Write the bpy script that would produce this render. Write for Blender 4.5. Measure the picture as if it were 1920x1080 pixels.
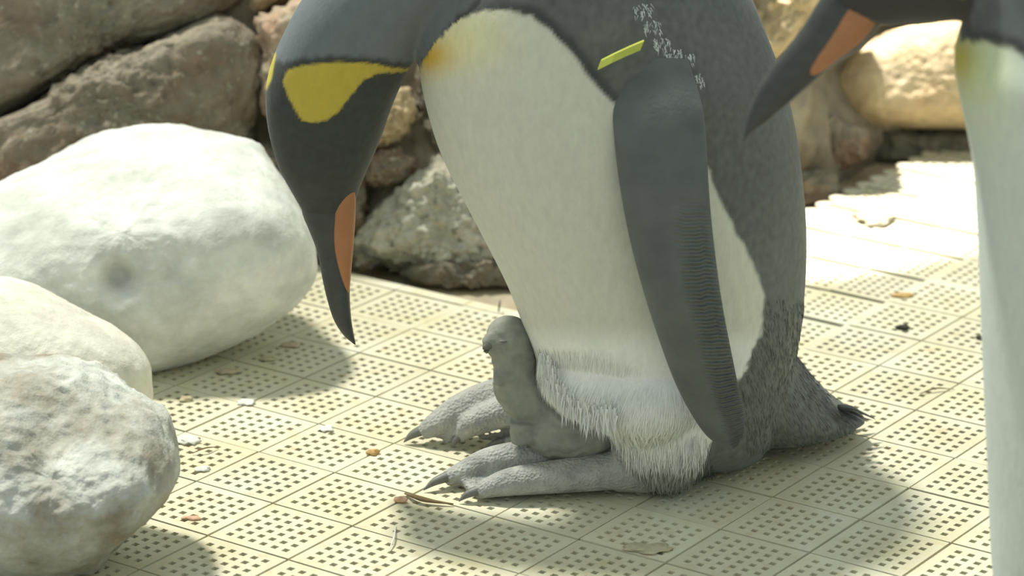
import bpy, bmesh, math, random
import numpy as np
from mathutils import Vector, Matrix, noise, Euler

for o in list(bpy.data.objects):
    bpy.data.objects.remove(o)
scene = bpy.context.scene
COL = scene.collection
random.seed(7)
rng = np.random.default_rng(7)

# ------------------------------------------------------------------ camera
FPX, PITCH, CAMH, CAMY = 6000.0, math.radians(18.675853), 1.171, -2.85
CS, SN = math.cos(PITCH), math.sin(PITCH)
cam_d = bpy.data.cameras.new('camera')
cam_d.sensor_width = 36.0
cam_d.lens = FPX / 1920.0 * 36.0
cam = bpy.data.objects.new('camera', cam_d)
cam.location = (0, CAMY, CAMH)
cam.rotation_euler = (math.pi / 2 - PITCH, 0, 0)
cam_d.dof.use_dof = True
cam_d.dof.focus_distance = 3.03
cam_d.dof.aperture_fstop = 5.6
COL.objects.link(cam)
scene.camera = cam

# ------------------------------------------------------------------ light
world = bpy.data.worlds.new('world')
scene.world = world
world.use_nodes = True
bg = world.node_tree.nodes['Background']
bg.inputs[0].default_value = (0.90, 1.0, 0.93, 1)
bg.inputs[1].default_value = 0.62

sun_d = bpy.data.lights.new('sun', 'SUN')
sun_d.energy = 3.9
sun_d.angle = math.radians(6)
sun_d.color = (1.0, 0.965, 0.84)
sun = bpy.data.objects.new('sun', sun_d)
SUNDIR = Vector((0.34, -0.35, -1.0)).normalized()       # travel direction of the light
sun.rotation_euler = SUNDIR.to_track_quat('-Z', 'Y').to_euler()
sun.location = (-1, 2, 3)
COL.objects.link(sun)

spot_d = bpy.data.lights.new('added_patch_spot', 'SPOT')  # added lamp for the bright floor patch, no such fixture known
spot_d.energy = 700
spot_d.color = (1.0, 0.93, 0.84)
spot_d.shadow_soft_size = 0.02
spot_d.spot_blend = 0.05
spot = bpy.data.objects.new('added_patch_spot', spot_d)
COL.objects.link(spot)

vs = scene.view_settings
vs.view_transform = 'Standard'
vs.look = 'None'
vs.gamma = 1.0
vs.use_curve_mapping = False
vs.exposure = 0.0

# ------------------------------------------------------------------ geometry helpers
def ray(px, py):
    return Vector(((px - 960) / FPX, CS - (py - 540) / FPX * SN, -SN - (py - 540) / FPX * CS))
CAM = Vector((0, CAMY, CAMH))
def P(px, py, Y):
    d = ray(px, py)
    return CAM + d * ((Y - CAMY) / d.y)
def G(px, py, z=0.0):
    d = ray(px, py)
    return CAM + d * ((z - CAMH) / d.z)
def proj(V):
    V = np.asarray(V, float)
    x = V[:, 0]; y = V[:, 1] - CAMY; z = V[:, 2] - CAMH
    zc = y * CS - z * SN
    yc = y * SN + z * CS
    return 960 + FPX * x / zc, 540 - FPX * yc / zc

def link(o, parent=None):
    COL.objects.link(o)
    if parent is not None:
        o.parent = parent
    return o
ROOTLOC = {}
def thing(name, label, cat, loc, group=None):
    o = bpy.data.objects.new(name, None)
    o.empty_display_size = 0.05
    o.location = loc
    o['label'] = label; o['category'] = cat
    if group: o['group'] = group
    COL.objects.link(o)
    ROOTLOC[o.name] = Vector(loc)
    return o
def tag(o, label, cat, group=None):
    o['label'] = label; o['category'] = cat
    if group: o['group'] = group
    return o
def rootloc(p):
    if p is None: return Vector((0, 0, 0))
    while p.parent is not None: p = p.parent
    return ROOTLOC.get(p.name, Vector(p.location))
def smooth(me):
    me.polygons.foreach_set('use_smooth', [True] * len(me.polygons))
def obj_from(name, verts, faces, mat, parent=None, base=None, sm=True):
    off = rootloc(parent) if parent is not None else (base or Vector((0, 0, 0)))
    me = bpy.data.meshes.new(name)
    me.from_pydata([tuple(Vector(v) - off) for v in verts], [], faces)
    me.update()
    if sm: smooth(me)
    if mat: me.materials.append(mat)
    o = bpy.data.objects.new(name, me)
    if parent is None: o.location = off
    link(o, parent)
    return o

def cat_interp(vals, n):
    """Catmull-Rom through a list of vectors (numpy), n samples per span."""
    A = np.asarray(vals, float)
    A = np.vstack([2 * A[0] - A[1], A, 2 * A[-1] - A[-2]])
    out = []
    for i in range(1, len(A) - 2):
        p0, p1, p2, p3 = A[i - 1], A[i], A[i + 1], A[i + 2]
        for k in range(n):
            t = k / n
            out.append(0.5 * ((2 * p1) + (-p0 + p2) * t + (2 * p0 - 5 * p1 + 4 * p2 - p3) * t * t + (-p0 + 3 * p1 - 3 * p2 + p3) * t ** 3))
    out.append(A[-2])
    return np.array(out)

class Geo:
    def __init__(s): s.v = []; s.f = []; s.uv = {}
    def rings(s, rings, cap=True):
        b = len(s.v); n = len(rings[0])
        for r in rings: s.v.extend([tuple(p) for p in r])
        for i in range(len(rings) - 1):
            for j in range(n):
                k = (j + 1) % n
                s.f.append((b + i * n + j, b + i * n + k, b + (i + 1) * n + k, b + (i + 1) * n + j))
        if cap:
            for i, flip in ((0, True), (len(rings) - 1, False)):
                c = len(s.v)
                s.v.append(tuple(np.mean(np.asarray(rings[i]), axis=0)))
                for j in range(n):
                    k = (j + 1) % n
                    a, d = b + i * n + j, b + i * n + k
                    s.f.append((c, d, a) if flip else (c, a, d))
    def loft(s, secs, n=40, sub=6, power=2.0):
        """secs: (p0, p1, halfdepth vector) world-space; ellipse sections."""
        A = cat_interp([list(a) + list(b) + list(d) for a, b, d in secs], sub)
        R = []
        for row in A:
            p0, p1, d = row[:3], row[3:6], row[6:9]
            c = (p0 + p1) / 2; ax = (p0 - p1) / 2
            r = []
            for j in range(n):
                t = 2 * math.pi * j / n
                ct, st = math.cos(t), math.sin(t)
                e = 2.0 / power
                r.append(c + ax * math.copysign(abs(ct) ** e, ct) + d * math.copysign(abs(st) ** e, st))
            R.append(r)
        s.rings(R)
    def tube(s, pts, radii, n=16, sub=5, flat=1.0):
        A = cat_interp([list(p) + [r] for p, r in zip(pts, radii)], sub)
        R = []
        for i, row in enumerate(A):
            a = A[max(0, i - 1)][:3]; b = A[min(len(A) - 1, i + 1)][:3]
            t = b - a; t /= np.linalg.norm(t)
            side = np.cross(t, (0, 0, 1)); 
            if np.linalg.norm(side) < 1e-4: side = np.array((0, 1.0, 0))
            side /= np.linalg.norm(side)
            up = np.cross(side, t)
            R.append([row[:3] + side * row[3] * math.cos(2 * math.pi * j / n) + up * row[3] * flat * math.sin(2 * math.pi * j / n) for j in range(n)])
        s.rings(R)
    def ball(s, c, r, n=24, m=16, rot=None):
        R = []
        rx, ry, rz = r
        for i in range(1, m):
            a = math.pi * i / m
            ring = []
            for j in range(n):
                t = 2 * math.pi * j / n
                v = Vector((rx * math.sin(a) * math.cos(t), ry * math.sin(a) * math.sin(t), rz * math.cos(a)))
                if rot: v = rot @ v
                ring.append(tuple(Vector(c) + v))
            R.append(ring)
        s.rings(R)

def remesh(geo, voxel, smooth_it=6, fac=0.5):
    me = bpy.data.meshes.new('tmp')
    me.from_pydata(geo.v, [], geo.f); me.update()
    bm = bmesh.new(); bm.from_mesh(me)
    bmesh.ops.recalc_face_normals(bm, faces=bm.faces)
    bm.to_mesh(me); bm.free()
    o = bpy.data.objects.new('tmp', me); COL.objects.link(o)
    m = o.modifiers.new('r', 'REMESH'); m.mode = 'VOXEL'; m.voxel_size = voxel
    if smooth_it:
        k = o.modifiers.new('s', 'SMOOTH'); k.factor = fac; k.iterations = smooth_it
    dg = bpy.context.evaluated_depsgraph_get()
    res = bpy.data.meshes.new_from_object(o.evaluated_get(dg))
    bpy.data.objects.remove(o); bpy.data.meshes.remove(me)
    return res
def mesh_co(me):
    A = np.empty(len(me.vertices) * 3); me.vertices.foreach_get('co', A)
    return A.reshape(-1, 3)
def mesh_no(me):
    A = np.empty(len(me.vertices) * 3); me.vertices.foreach_get('normal', A)
    return A.reshape(-1, 3)
def put_mesh(name, me, mat, parent):
    off = rootloc(parent)
    A = mesh_co(me) - np.array(off)
    me.vertices.foreach_set('co', A.ravel()); me.update()
    smooth(me)
    me.name = name
    me.materials.clear(); me.materials.append(mat)
    return link(bpy.data.objects.new(name, me), parent)
def set_col(me, C):
    at = me.color_attributes.new('Col', 'FLOAT_COLOR', 'POINT')
    D = np.ones((len(C), 4)); D[:, :3] = C
    at.data.foreach_set('color', D.ravel())

def inpoly(px, py, poly):
    """signed distance in pixels, positive inside"""
    poly = np.asarray(poly, float); n = len(poly)
    ins = np.zeros(len(px), bool); dist = np.full(len(px), 1e9)
    for i in range(n):
        x0, y0 = poly[i]; x1, y1 = poly[(i + 1) % n]
        cr = (y0 > py) != (y1 > py)
        with np.errstate(divide='ignore', invalid='ignore'):
            xi = (x1 - x0) * (py - y0) / (y1 - y0 + 1e-12) + x0
        ins ^= cr & (px < xi)
        dx, dy = x1 - x0, y1 - y0
        t = np.clip(((px - x0) * dx + (py - y0) * dy) / (dx * dx + dy * dy + 1e-9), 0, 1)
        dist = np.minimum(dist, np.hypot(px - x0 - t * dx, py - y0 - t * dy))
    return np.where(ins, dist, -dist)
def sstep(x, a, b):
    t = np.clip((x - a) / (b - a), 0, 1)
    return t * t * (3 - 2 * t)
def mix(A, B, w):
    return A * (1 - w[:, None]) + np.asarray(B)[None, :] * w[:, None] if np.ndim(B) == 1 else A * (1 - w[:, None]) + B * w[:, None]
def vnoise(A, scale, seed=0.0):
    return np.array([noise.noise(Vector((a[0] * scale + seed, a[1] * scale, a[2] * scale))) for a in A])

# ------------------------------------------------------------------ materials
class NT:
    def __init__(s, name):
        s.m = bpy.data.materials.new(name); s.m.use_nodes = True
        s.t = s.m.node_tree; s.b = s.t.nodes['Principled BSDF']
    def n(s, typ, **kw):
        k = s.t.nodes.new(typ)
        for a, v in kw.items():
            if a.startswith('i_'):
                k.inputs[int(a[2:]) if a[2:].isdigit() else a[2:].replace('_', ' ')].default_value = v
            else: setattr(k, a, v)
        return k
    def l(s, a, b): s.t.links.new(a, b)
    def noise(s, scale, coord, detail=4, rough=0.55, stretch=None):
        k = s.n('ShaderNodeTexNoise'); k.inputs['Scale'].default_value = scale
        k.inputs['Detail'].default_value = detail; k.inputs['Roughness'].default_value = rough
        if stretch:
            mp = s.n('ShaderNodeMapping'); mp.inputs['Scale'].default_value = stretch
            s.l(coord, mp.inputs[0]); coord = mp.outputs[0]
        s.l(coord, k.inputs['Vector'])
        return k
    def ramp(s, src, stops):
        r = s.n('ShaderNodeValToRGB')
        while len(r.color_ramp.elements) < len(stops): r.color_ramp.elements.new(0.5)
        for e, (p, c) in zip(r.color_ramp.elements, stops):
            e.position = p; e.color = (c[0], c[1], c[2], 1)
        s.l(src, r.inputs[0]); return r
    def mixc(s, fac, a, b, mode='MIX'):
        k = s.n('ShaderNodeMix'); k.data_type = 'RGBA'; k.blend_type = mode
        if isinstance(fac, (int, float)): k.inputs[0].default_value = fac
        else: s.l(fac, k.inputs[0])
        for idx, c in ((6, a), (7, b)):
            if isinstance(c, (tuple, list)): k.inputs[idx].default_value = (c[0], c[1], c[2], 1)
            else: s.l(c, k.inputs[idx])
        return k.outputs[2]
    def bump(s, h, strength, dist=0.002, prev=None):
        k = s.n('ShaderNodeBump'); k.inputs['Strength'].default_value = strength
        k.inputs['Distance'].default_value = dist
        s.l(h, k.inputs['Height'])
        if prev is not None: s.l(prev, k.inputs['Normal'])
        return k.outputs[0]
    def finish(s, col, rough=0.7, nrm=None, spec=0.3):
        if isinstance(col, (tuple, list)): s.b.inputs['Base Color'].default_value = (col[0], col[1], col[2], 1)
        else: s.l(col, s.b.inputs['Base Color'])
        if isinstance(rough, (int, float)): s.b.inputs['Roughness'].default_value = rough
        else: s.l(rough, s.b.inputs['Roughness'])
        s.b.inputs['Specular IOR Level'].default_value = spec
        if nrm is not None: s.l(nrm, s.b.inputs['Normal'])
        return s.m
    def objc(s): return s.n('ShaderNodeTexCoord').outputs['Object']
    def pos(s): return s.n('ShaderNodeNewGeometry').outputs['Position']

def m_feather():
    s = NT('feather'); c = s.objc()
    at = s.n('ShaderNodeAttribute'); at.attribute_name = 'Col'
    n1 = s.noise(140, c, 5, 0.65, (1, 1, 0.45))
    n2 = s.noise(28, c, 3, 0.5, (1, 1, 0.35))
    n3 = s.noise(420, c, 3, 0.6, (1, 1, 0.35))
    v = s.ramp(n1.outputs[0], [(0.25, (0.90,) * 3), (0.75, (1.06,) * 3)])
    col = s.mixc(1.0, at.outputs['Color'], v.outputs[0], 'MULTIPLY')
    b = s.bump(n2.outputs[0], 0.22, 0.005)
    b = s.bump(n1.outputs[0], 0.22, 0.002, b)
    b = s.bump(n3.outputs[0], 0.3, 0.001, b)
    s.b.inputs['Sheen Weight'].default_value = 0.12
    s.b.inputs['Sheen Roughness'].default_value = 0.5
    s.b.inputs['Sheen Tint'].default_value = (0.8, 0.92, 1, 1)
    return s.finish(col, 0.62, b, 0.25)
def m_strand():
    s = NT('down_strand')
    at = s.n('ShaderNodeAttribute'); at.attribute_name = 'Col'
    return s.finish(at.outputs['Color'], 0.8, None, 0.1)
def m_flipper():
    s = NT('flipper_feather'); c = s.objc()
    uv = s.n('ShaderNodeUVMap'); uv.uv_map = 'UVMap'
    n1 = s.noise(260, c, 4, 0.6)
    n2 = s.noise(30, c, 3, 0.5)
    # rows of small scale-like feathers: cross ridges along the trailing half
    mp = s.n('ShaderNodeMapping'); mp.inputs['Scale'].default_value = (1.2, 64, 1)
    s.l(uv.outputs[0], mp.inputs[0])
    dn = s.noise(5, uv.outputs[0], 2, 0.5)
    dm = s.n('ShaderNodeVectorMath', operation='SCALE'); s.l(dn.outputs['Color'], dm.inputs[0]); dm.inputs['Scale'].default_value = 1.0
    ad = s.n('ShaderNodeVectorMath', operation='ADD'); s.l(mp.outputs[0], ad.inputs[0]); s.l(dm.outputs[0], ad.inputs[1])
    sp = s.n('ShaderNodeSeparateXYZ'); s.l(ad.outputs[0], sp.inputs[0])
    sn = s.n('ShaderNodeMath', operation='SINE'); ml = s.n('ShaderNodeMath', operation='MULTIPLY'); ml.inputs[1].default_value = 6.28
    s.l(sp.outputs['Y'], ml.inputs[0]); s.l(ml.outputs[0], sn.inputs[0])
    su = s.n('ShaderNodeSeparateXYZ'); s.l(uv.outputs[0], su.inputs[0])
    mk = s.ramp(su.outputs['X'], [(0.50, (0, 0, 0)), (0.72, (1, 1, 1)), (0.9, (1, 1, 1)), (1.0, (0.3,) * 3)])
    mv = s.ramp(su.outputs['Y'], [(0.25, (0, 0, 0)), (0.45, (1, 1, 1))])
    mm = s.n('ShaderNodeMath', operation='MULTIPLY'); s.l(mk.outputs[0], mm.inputs[0]); s.l(mv.outputs[0], mm.inputs[1])
    hh = s.n('ShaderNodeMath', operation='MULTIPLY'); s.l(sn.outputs[0], hh.inputs[0]); s.l(mm.outputs[0], hh.inputs[1])
    b = s.bump(n2.outputs[0], 0.3, 0.004)
    b = s.bump(hh.outputs[0], 0.9, 0.003, b)
    b = s.bump(n1.outputs[0], 0.5, 0.0012, b)
    v = s.ramp(n2.outputs[0], [(0.3, (0.105, 0.118, 0.118)), (0.7, (0.145, 0.16, 0.157))])
    s.b.inputs['Sheen Weight'].default_value = 0.1
    return s.finish(v.outputs[0], 0.6, b, 0.25)
def m_plain(name, col, rough=0.5, spec=0.4, nscale=0, nstr=0.3, var=0.15):
    s = NT(name); c = s.objc()
    n = s.noise(nscale or 60, c, 4)
    v = s.ramp(n.outputs[0], [(0.3, tuple(x * (1 - var) for x in col)), (0.7, tuple(min(1, x * (1 + var)) for x in col))])
    b = s.bump(n.outputs[0], nstr, 0.001)
    return s.finish(v.outputs[0], rough, b, spec)
def m_skin(name, c0, c1, scale=330, pale=(0.42, 0.41, 0.36), amount=0.5, bs=1.0):
    s = NT(name); c = s.objc()
    vo = s.n('ShaderNodeTexVoronoi'); vo.inputs['Scale'].default_value = scale
    s.l(c, vo.inputs['Vector'])
    n = s.noise(45, c, 5, 0.6)
    n2 = s.noise(18, c, 4, 0.6)
    col = s.ramp(n.outputs[0], [(0.3, c0), (0.7, c1)])
    pm = s.ramp(n2.outputs[0], [(0.55, (0, 0, 0)), (0.68, (amount,) * 3)])
    cc = s.mixc(pm.outputs[0], col.outputs[0], pale)
    b = s.bump(vo.outputs['Distance'], 0.7 * bs, 0.002 * bs)
    b = s.bump(n.outputs[0], 0.8 * bs, 0.005 * bs, b)
    return s.finish(cc, 0.75, b, 0.2)
def m_rock(name, c0, c1, c2, scale=7, streak=None, bumpd=0.012, fine=90, speck=None):
    s = NT(name); c = s.pos()
    n1 = s.noise(scale, c, 7, 0.62, streak)
    n2 = s.noise(scale * 3.1, c, 6, 0.65)
    n3 = s.noise(fine, c, 4, 0.6)
    col = s.ramp(n1.outputs[0], [(0.30, c0), (0.5, c1), (0.7, c2)])
    k = s.ramp(n2.outputs[0], [(0.35, (0.78,) * 3), (0.65, (1.1,) * 3)])
    cc = s.mixc(1.0, col.outputs[0], k.outputs[0], 'MULTIPLY')
    if speck:
        sm = s.ramp(n3.outputs[0], [(0.60, (0, 0, 0)), (0.70, (1, 1, 1))])
        cc = s.mixc(sm.outputs[0], cc, speck)
    b = s.bump(n2.outputs[0], 0.6, bumpd)
    b = s.bump(n3.outputs[0], 0.45, 0.003, b)
    return s.finish(cc, 0.85, b, 0.25)
def m_tile():
    s = NT('cream_plastic'); c = s.pos()
    oi = s.n('ShaderNodeObjectInfo')
    n1 = s.noise(9, c, 5, 0.6); n2 = s.noise(38, c, 5, 0.7); n3 = s.noise(220, c, 3)
    base = s.ramp(n1.outputs[0], [(0.30, (0.64, 0.60, 0.40)), (0.55, (0.70, 0.675, 0.52)), (0.75, (0.75, 0.75, 0.64))])
    r = s.ramp(oi.outputs['Random'], [(0, (0.93,) * 3), (1, (1.03,) * 3)])
    cc = s.mixc(1.0, base.outputs[0], r.outputs[0], 'MULTIPLY')
    st = s.ramp(n2.outputs[0], [(0.56, (0, 0, 0)), (0.76, (0.62,) * 3)])
    cc = s.mixc(st.outputs[0], cc, (0.50, 0.40, 0.20))
    b = s.bump(n3.outputs[0], 0.25, 0.0008)
    b = s.bump(n2.outputs[0], 0.3, 0.0015, b)
    return s.finish(cc, 0.55, b, 0.35)

M = {}
M['feather'] = m_feather()
M['strand'] = m_strand()
M['flipper'] = m_flipper()
M['beak'] = m_plain('beak_horn', (0.058, 0.063, 0.062), 0.42, 0.4, 90, 0.2)
M['plate'] = m_plain('orange_plate', (0.42, 0.185, 0.085), 0.45, 0.4, 40, 0.1, 0.08)
M['eye'] = m_plain('eye_dark', (0.03, 0.025, 0.02), 0.12, 0.5)
M['claw'] = m_plain('claw_horn', (0.17, 0.172, 0.162), 0.5, 0.4, 120, 0.3)
M['foot'] = m_skin('foot_skin', (0.28, 0.29, 0.28), (0.48, 0.49, 0.47))
M['chick'] = m_skin('chick_skin', (0.22, 0.23, 0.205), (0.34, 0.35, 0.31), 260, (0.40, 0.40, 0.35), 0.4, 0.45)
M['chickbeak'] = m_plain('chick_beak_horn', (0.17, 0.175, 0.16), 0.6, 0.3, 120, 0.3)
M['band'] = m_plain('band_plastic', (0.50, 0.56, 0.10), 0.4, 0.4, 60, 0.1, 0.05)
M['tile'] = m_tile()
M['hole_shade'] = m_plain('hole_shade_black', (0.014, 0.0135, 0.011), 0.8, 0.2, 40, 0.3)  # near-black colour standing in for shade inside the tile holes
M['concrete'] = m_rock('wet_concrete', (0.30, 0.25, 0.17), (0.46, 0.38, 0.25), (0.52, 0.48, 0.38), 6, None, 0.006)
M['white_rock'] = m_rock('white_boulder', (0.54, 0.56, 0.51), (0.79, 0.81, 0.77), (0.86, 0.88, 0.84), 5, (1, 1, 1.8), 0.006, 70)
M['white_rock2'] = m_rock('cream_boulder', (0.60, 0.59, 0.50), (0.78, 0.76, 0.66), (0.84, 0.82, 0.73), 6, None, 0.005, 70)
M['front_rock'] = m_rock('mottled_boulder', (0.30, 0.25, 0.17), (0.62, 0.64, 0.60), (0.78, 0.81, 0.77), 8, None, 0.012, 80)
M['wall'] = m_rock('wall_rock', (0.15, 0.12, 0.08), (0.30, 0.26, 0.19), (0.44, 0.39, 0.29), 8, (0.6, 1, 1.6), 0.02, 110)
M['wall_stone'] = m_rock('brown_wall_stone', (0.27, 0.15, 0.095), (0.27, 0.235, 0.175), (0.40, 0.36, 0.28), 7, (0.5, 1, 1.5), 0.04, 120, (0.48, 0.45, 0.36))
M['pink_stone'] = m_rock('pink_wall_stone', (0.50, 0.26, 0.16), (0.52, 0.44, 0.33), (0.62, 0.57, 0.46), 8, (0.6, 1, 1.2), 0.015, 110)
M['tan_stone'] = m_rock('tan_wall_stone', (0.36, 0.26, 0.15), (0.58, 0.46, 0.28), (0.70, 0.60, 0.42), 8, (0.7, 1, 1.3), 0.012, 100)
M['cement'] = m_rock('pitted_cement', (0.36, 0.34, 0.26), (0.56, 0.54, 0.44), (0.66, 0.64, 0.55), 10, None, 0.022, 70, (0.26, 0.25, 0.19))
M['dark_stone_and_shade'] = m_rock('dark_wall_stone_and_shade', (0.10, 0.095, 0.075), (0.20, 0.18, 0.14), (0.30, 0.27, 0.20), 10, None, 0.015, 90)  # for dark stones, and for spots of wall that only lie in shade

# ------------------------------------------------------------------ setting: floor
TILE, YAW = 0.0955835, math.radians(54.925)
UO = Vector((-0.21962, 3.1684 + CAMY, 0))
UX = Vector((math.cos(YAW), math.sin(YAW), 0)); VX = Vector((math.sin(YAW), -math.cos(YAW), 0))
def lat(u, v, z=0.0): return UO + UX * (u * TILE) + VX * (v * TILE) + Vector((0, 0, z))
TH = 0.016

floor = obj_from('floor', [(-1.6, -1.3, -TH - .002), (1.6, -1.3, -TH - .002), (1.6, 1.9, -TH - .002), (-1.6, 1.9, -TH - .002)], [(0, 1, 2, 3)], M['concrete'], None, Vector((0, 0, -TH - .002)))
floor['kind'] = 'structure'
# added unseen spot: makes the bright patch on the back right corner of the mat
SP_TARGET = lat(9.3, -0.7)
spot.location = SP_TARGET + Vector((-0.12, 0.42, 2.1))
spot.rotation_euler = (SP_TARGET - spot.location).to_track_quat('-Z', 'Y').to_euler()
spot_d.spot_size = 2 * math.atan(0.43 / 2.13)

def tile_mesh(name, nh=6):
    """square plastic tile with 6 x 6 square holes, unit lattice coordinates (0..1)*TILE"""
    g = 0.012; mar = 0.085; pit = (1 - 2 * mar) / nh; hw = pit * 0.48
    xs = [g]
    for i in range(nh):
        c = mar + pit * (i + .5)
        xs += [c - hw / 2, c + hw / 2]
    xs.append(1 - g)
    verts, faces, idx = [], [], {}
    def V(i, j, lo):
        k = (i, j, lo)
        if k not in idx:
            idx[k] = len(verts)
            verts.append(tuple((UX * xs[i] + VX * xs[j]) * TILE + Vector((0, 0, -TH if lo else 0))))
        return idx[k]
    n = len(xs) - 1
    hole = lambda i, j: i % 2 == 1 and j % 2 == 1
    for i in range(n):
        for j in range(n):
            if hole(i, j):
                q = [(i, j), (i + 1, j), (i + 1, j + 1), (i, j + 1)]
                for a in range(4):
                    p, r = q[a], q[(a + 1) % 4]
                    faces.append((V(*p, 0), V(*r, 0), V(*r, 1), V(*p, 1)))
            else:
                faces.append((V(i, j, 0), V(i, j + 1, 0), V(i + 1, j + 1, 0), V(i + 1, j, 0)))
    for k in range(n):
        faces.append((V(k, 0, 0), V(k + 1, 0, 0), V(k + 1, 0, 1), V(k, 0, 1)))
        faces.append((V(k + 1, n, 0), V(k, n, 0), V(k, n, 1), V(k + 1, n, 1)))
        faces.append((V(0, k + 1, 0), V(0, k, 0), V(0, k, 1), V(0, k + 1, 1)))
        faces.append((V(n, k, 0), V(n, k + 1, 0), V(n, k + 1, 1), V(n, k, 1)))
    me = bpy.data.meshes.new(name)
    me.from_pydata(verts, [], faces); me.update()
    me.materials.append(M['tile'])
    return me
mat_root = thing('floor_mat', 'cream plastic drainage mat of perforated square tiles under the penguins', 'mat', lat(0, 3))
ML = rootloc(mat_root)
tm = tile_mesh('tile')
def inframe(corners, pad=70, padx=430):
    x, y = proj(np.array([list(c) for c in corners]))
    return x.max() > -padx * .4 and x.min() < 1920 + padx and y.max() > -pad and y.min() < 1080 + pad
FAR = 0.83
ntile = 0
def add_tile(u, v, sv=1.0):
    global ntile
    o = bpy.data.objects.new('tile', tm)
    z = random.uniform(-.0006, .0004)
    T = Matrix.Translation(lat(u, v, z) - ML)
    if sv != 1.0:
        F = Matrix((( *UX, ), ( *VX, ), (0, 0, 1))).to_4x4()
        T = T @ (F.inverted() @ Matrix.Diagonal((1, sv, 1, 1)) @ F)
    else:
        T = T @ Matrix.Rotation(random.uniform(-.006, .006), 4, 'Z')
    o.matrix_local = T
    link(o, mat_root); o.matrix_local = T
    ntile += 1
for iu in range(-9, 18):
    for iv in range(-5, 14):
        if iu >= 3 and iv < 4: continue
        if inframe([lat(iu + a, iv + b) for a in (0, 1) for b in (0, 1)]): add_tile(iu, iv)
for iu in range(3, 17):
    for k in range(3):
        v0 = 4 - FAR * (k + 1)
        if inframe([lat(iu + a, v0 + b * FAR) for a in (0, 1) for b in (0, 1)]) and not (iu < 4 and k > 1): add_tile(iu, v0, FAR)
EDGEV = 4 - FAR * 3
# black sheet added below the tiles, puts shade into the holes
ul = obj_from('hole_shade_sheet', [lat(-10, -4, -TH - .001), lat(3.0, -4, -TH - .001), lat(3.0, EDGEV + .05, -TH - .001), lat(14, EDGEV + .05, -TH - .001), lat(14, 6, -TH - .001), lat(3.5, 12, -TH - .001), lat(-3, 12, -TH - .001), lat(-10, 4, -TH - .001)], [(0, 7, 6, 5, 4, 3, 2, 1)], M['hole_shade'], mat_root)
# border strips: plain rim along the back edges, with rounded tabs along the right one
def strip(name, u0, u1, v0, v1):
    c = [lat(u0, v0), lat(u1, v0), lat(u1, v1), lat(u0, v1)]
    vv = c + [p + Vector((0, 0, -TH)) for p in c]
    return obj_from(name, vv, [(0, 3, 2, 1), (4, 5, 6, 7), (0, 1, 5, 4), (1, 2, 6, 5), (2, 3, 7, 6), (3, 0, 4, 7)], M['tile'], mat_root, sm=False)
for k in range(-3, 2):
    strip('rim', 3.015, 3.2, k, k + .99)
tabm = None
for k in range(0, 34):
    u = 5.0 + k * 0.36
    c = lat(u, EDGEV + .02)
    if tabm is None:
        n = 12
        vv = [Vector((0, 0, 0))] + [UX * (.014 * math.cos(math.pi * i / n)) - VX * (.017 * math.sin(math.pi * i / n)) for i in range(n + 1)]
        lo = [p + Vector((0, 0, -TH)) for p in vv]
        ff = [(0, i + 1, i + 2) for i in range(n)] + [(i + 1, i + 1 + len(vv), i + 2 + len(vv), i + 2) for i in range(n)]
        tabm = bpy.data.meshes.new('edge_tab'); tabm.from_pydata([tuple(p) for p in vv + lo], [], ff); tabm.update(); tabm.materials.append(M['tile'])
    if inframe([c]):
        o = bpy.data.objects.new('edge_tab', tabm); o.location = c - ML; link(o, mat_root)

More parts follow.
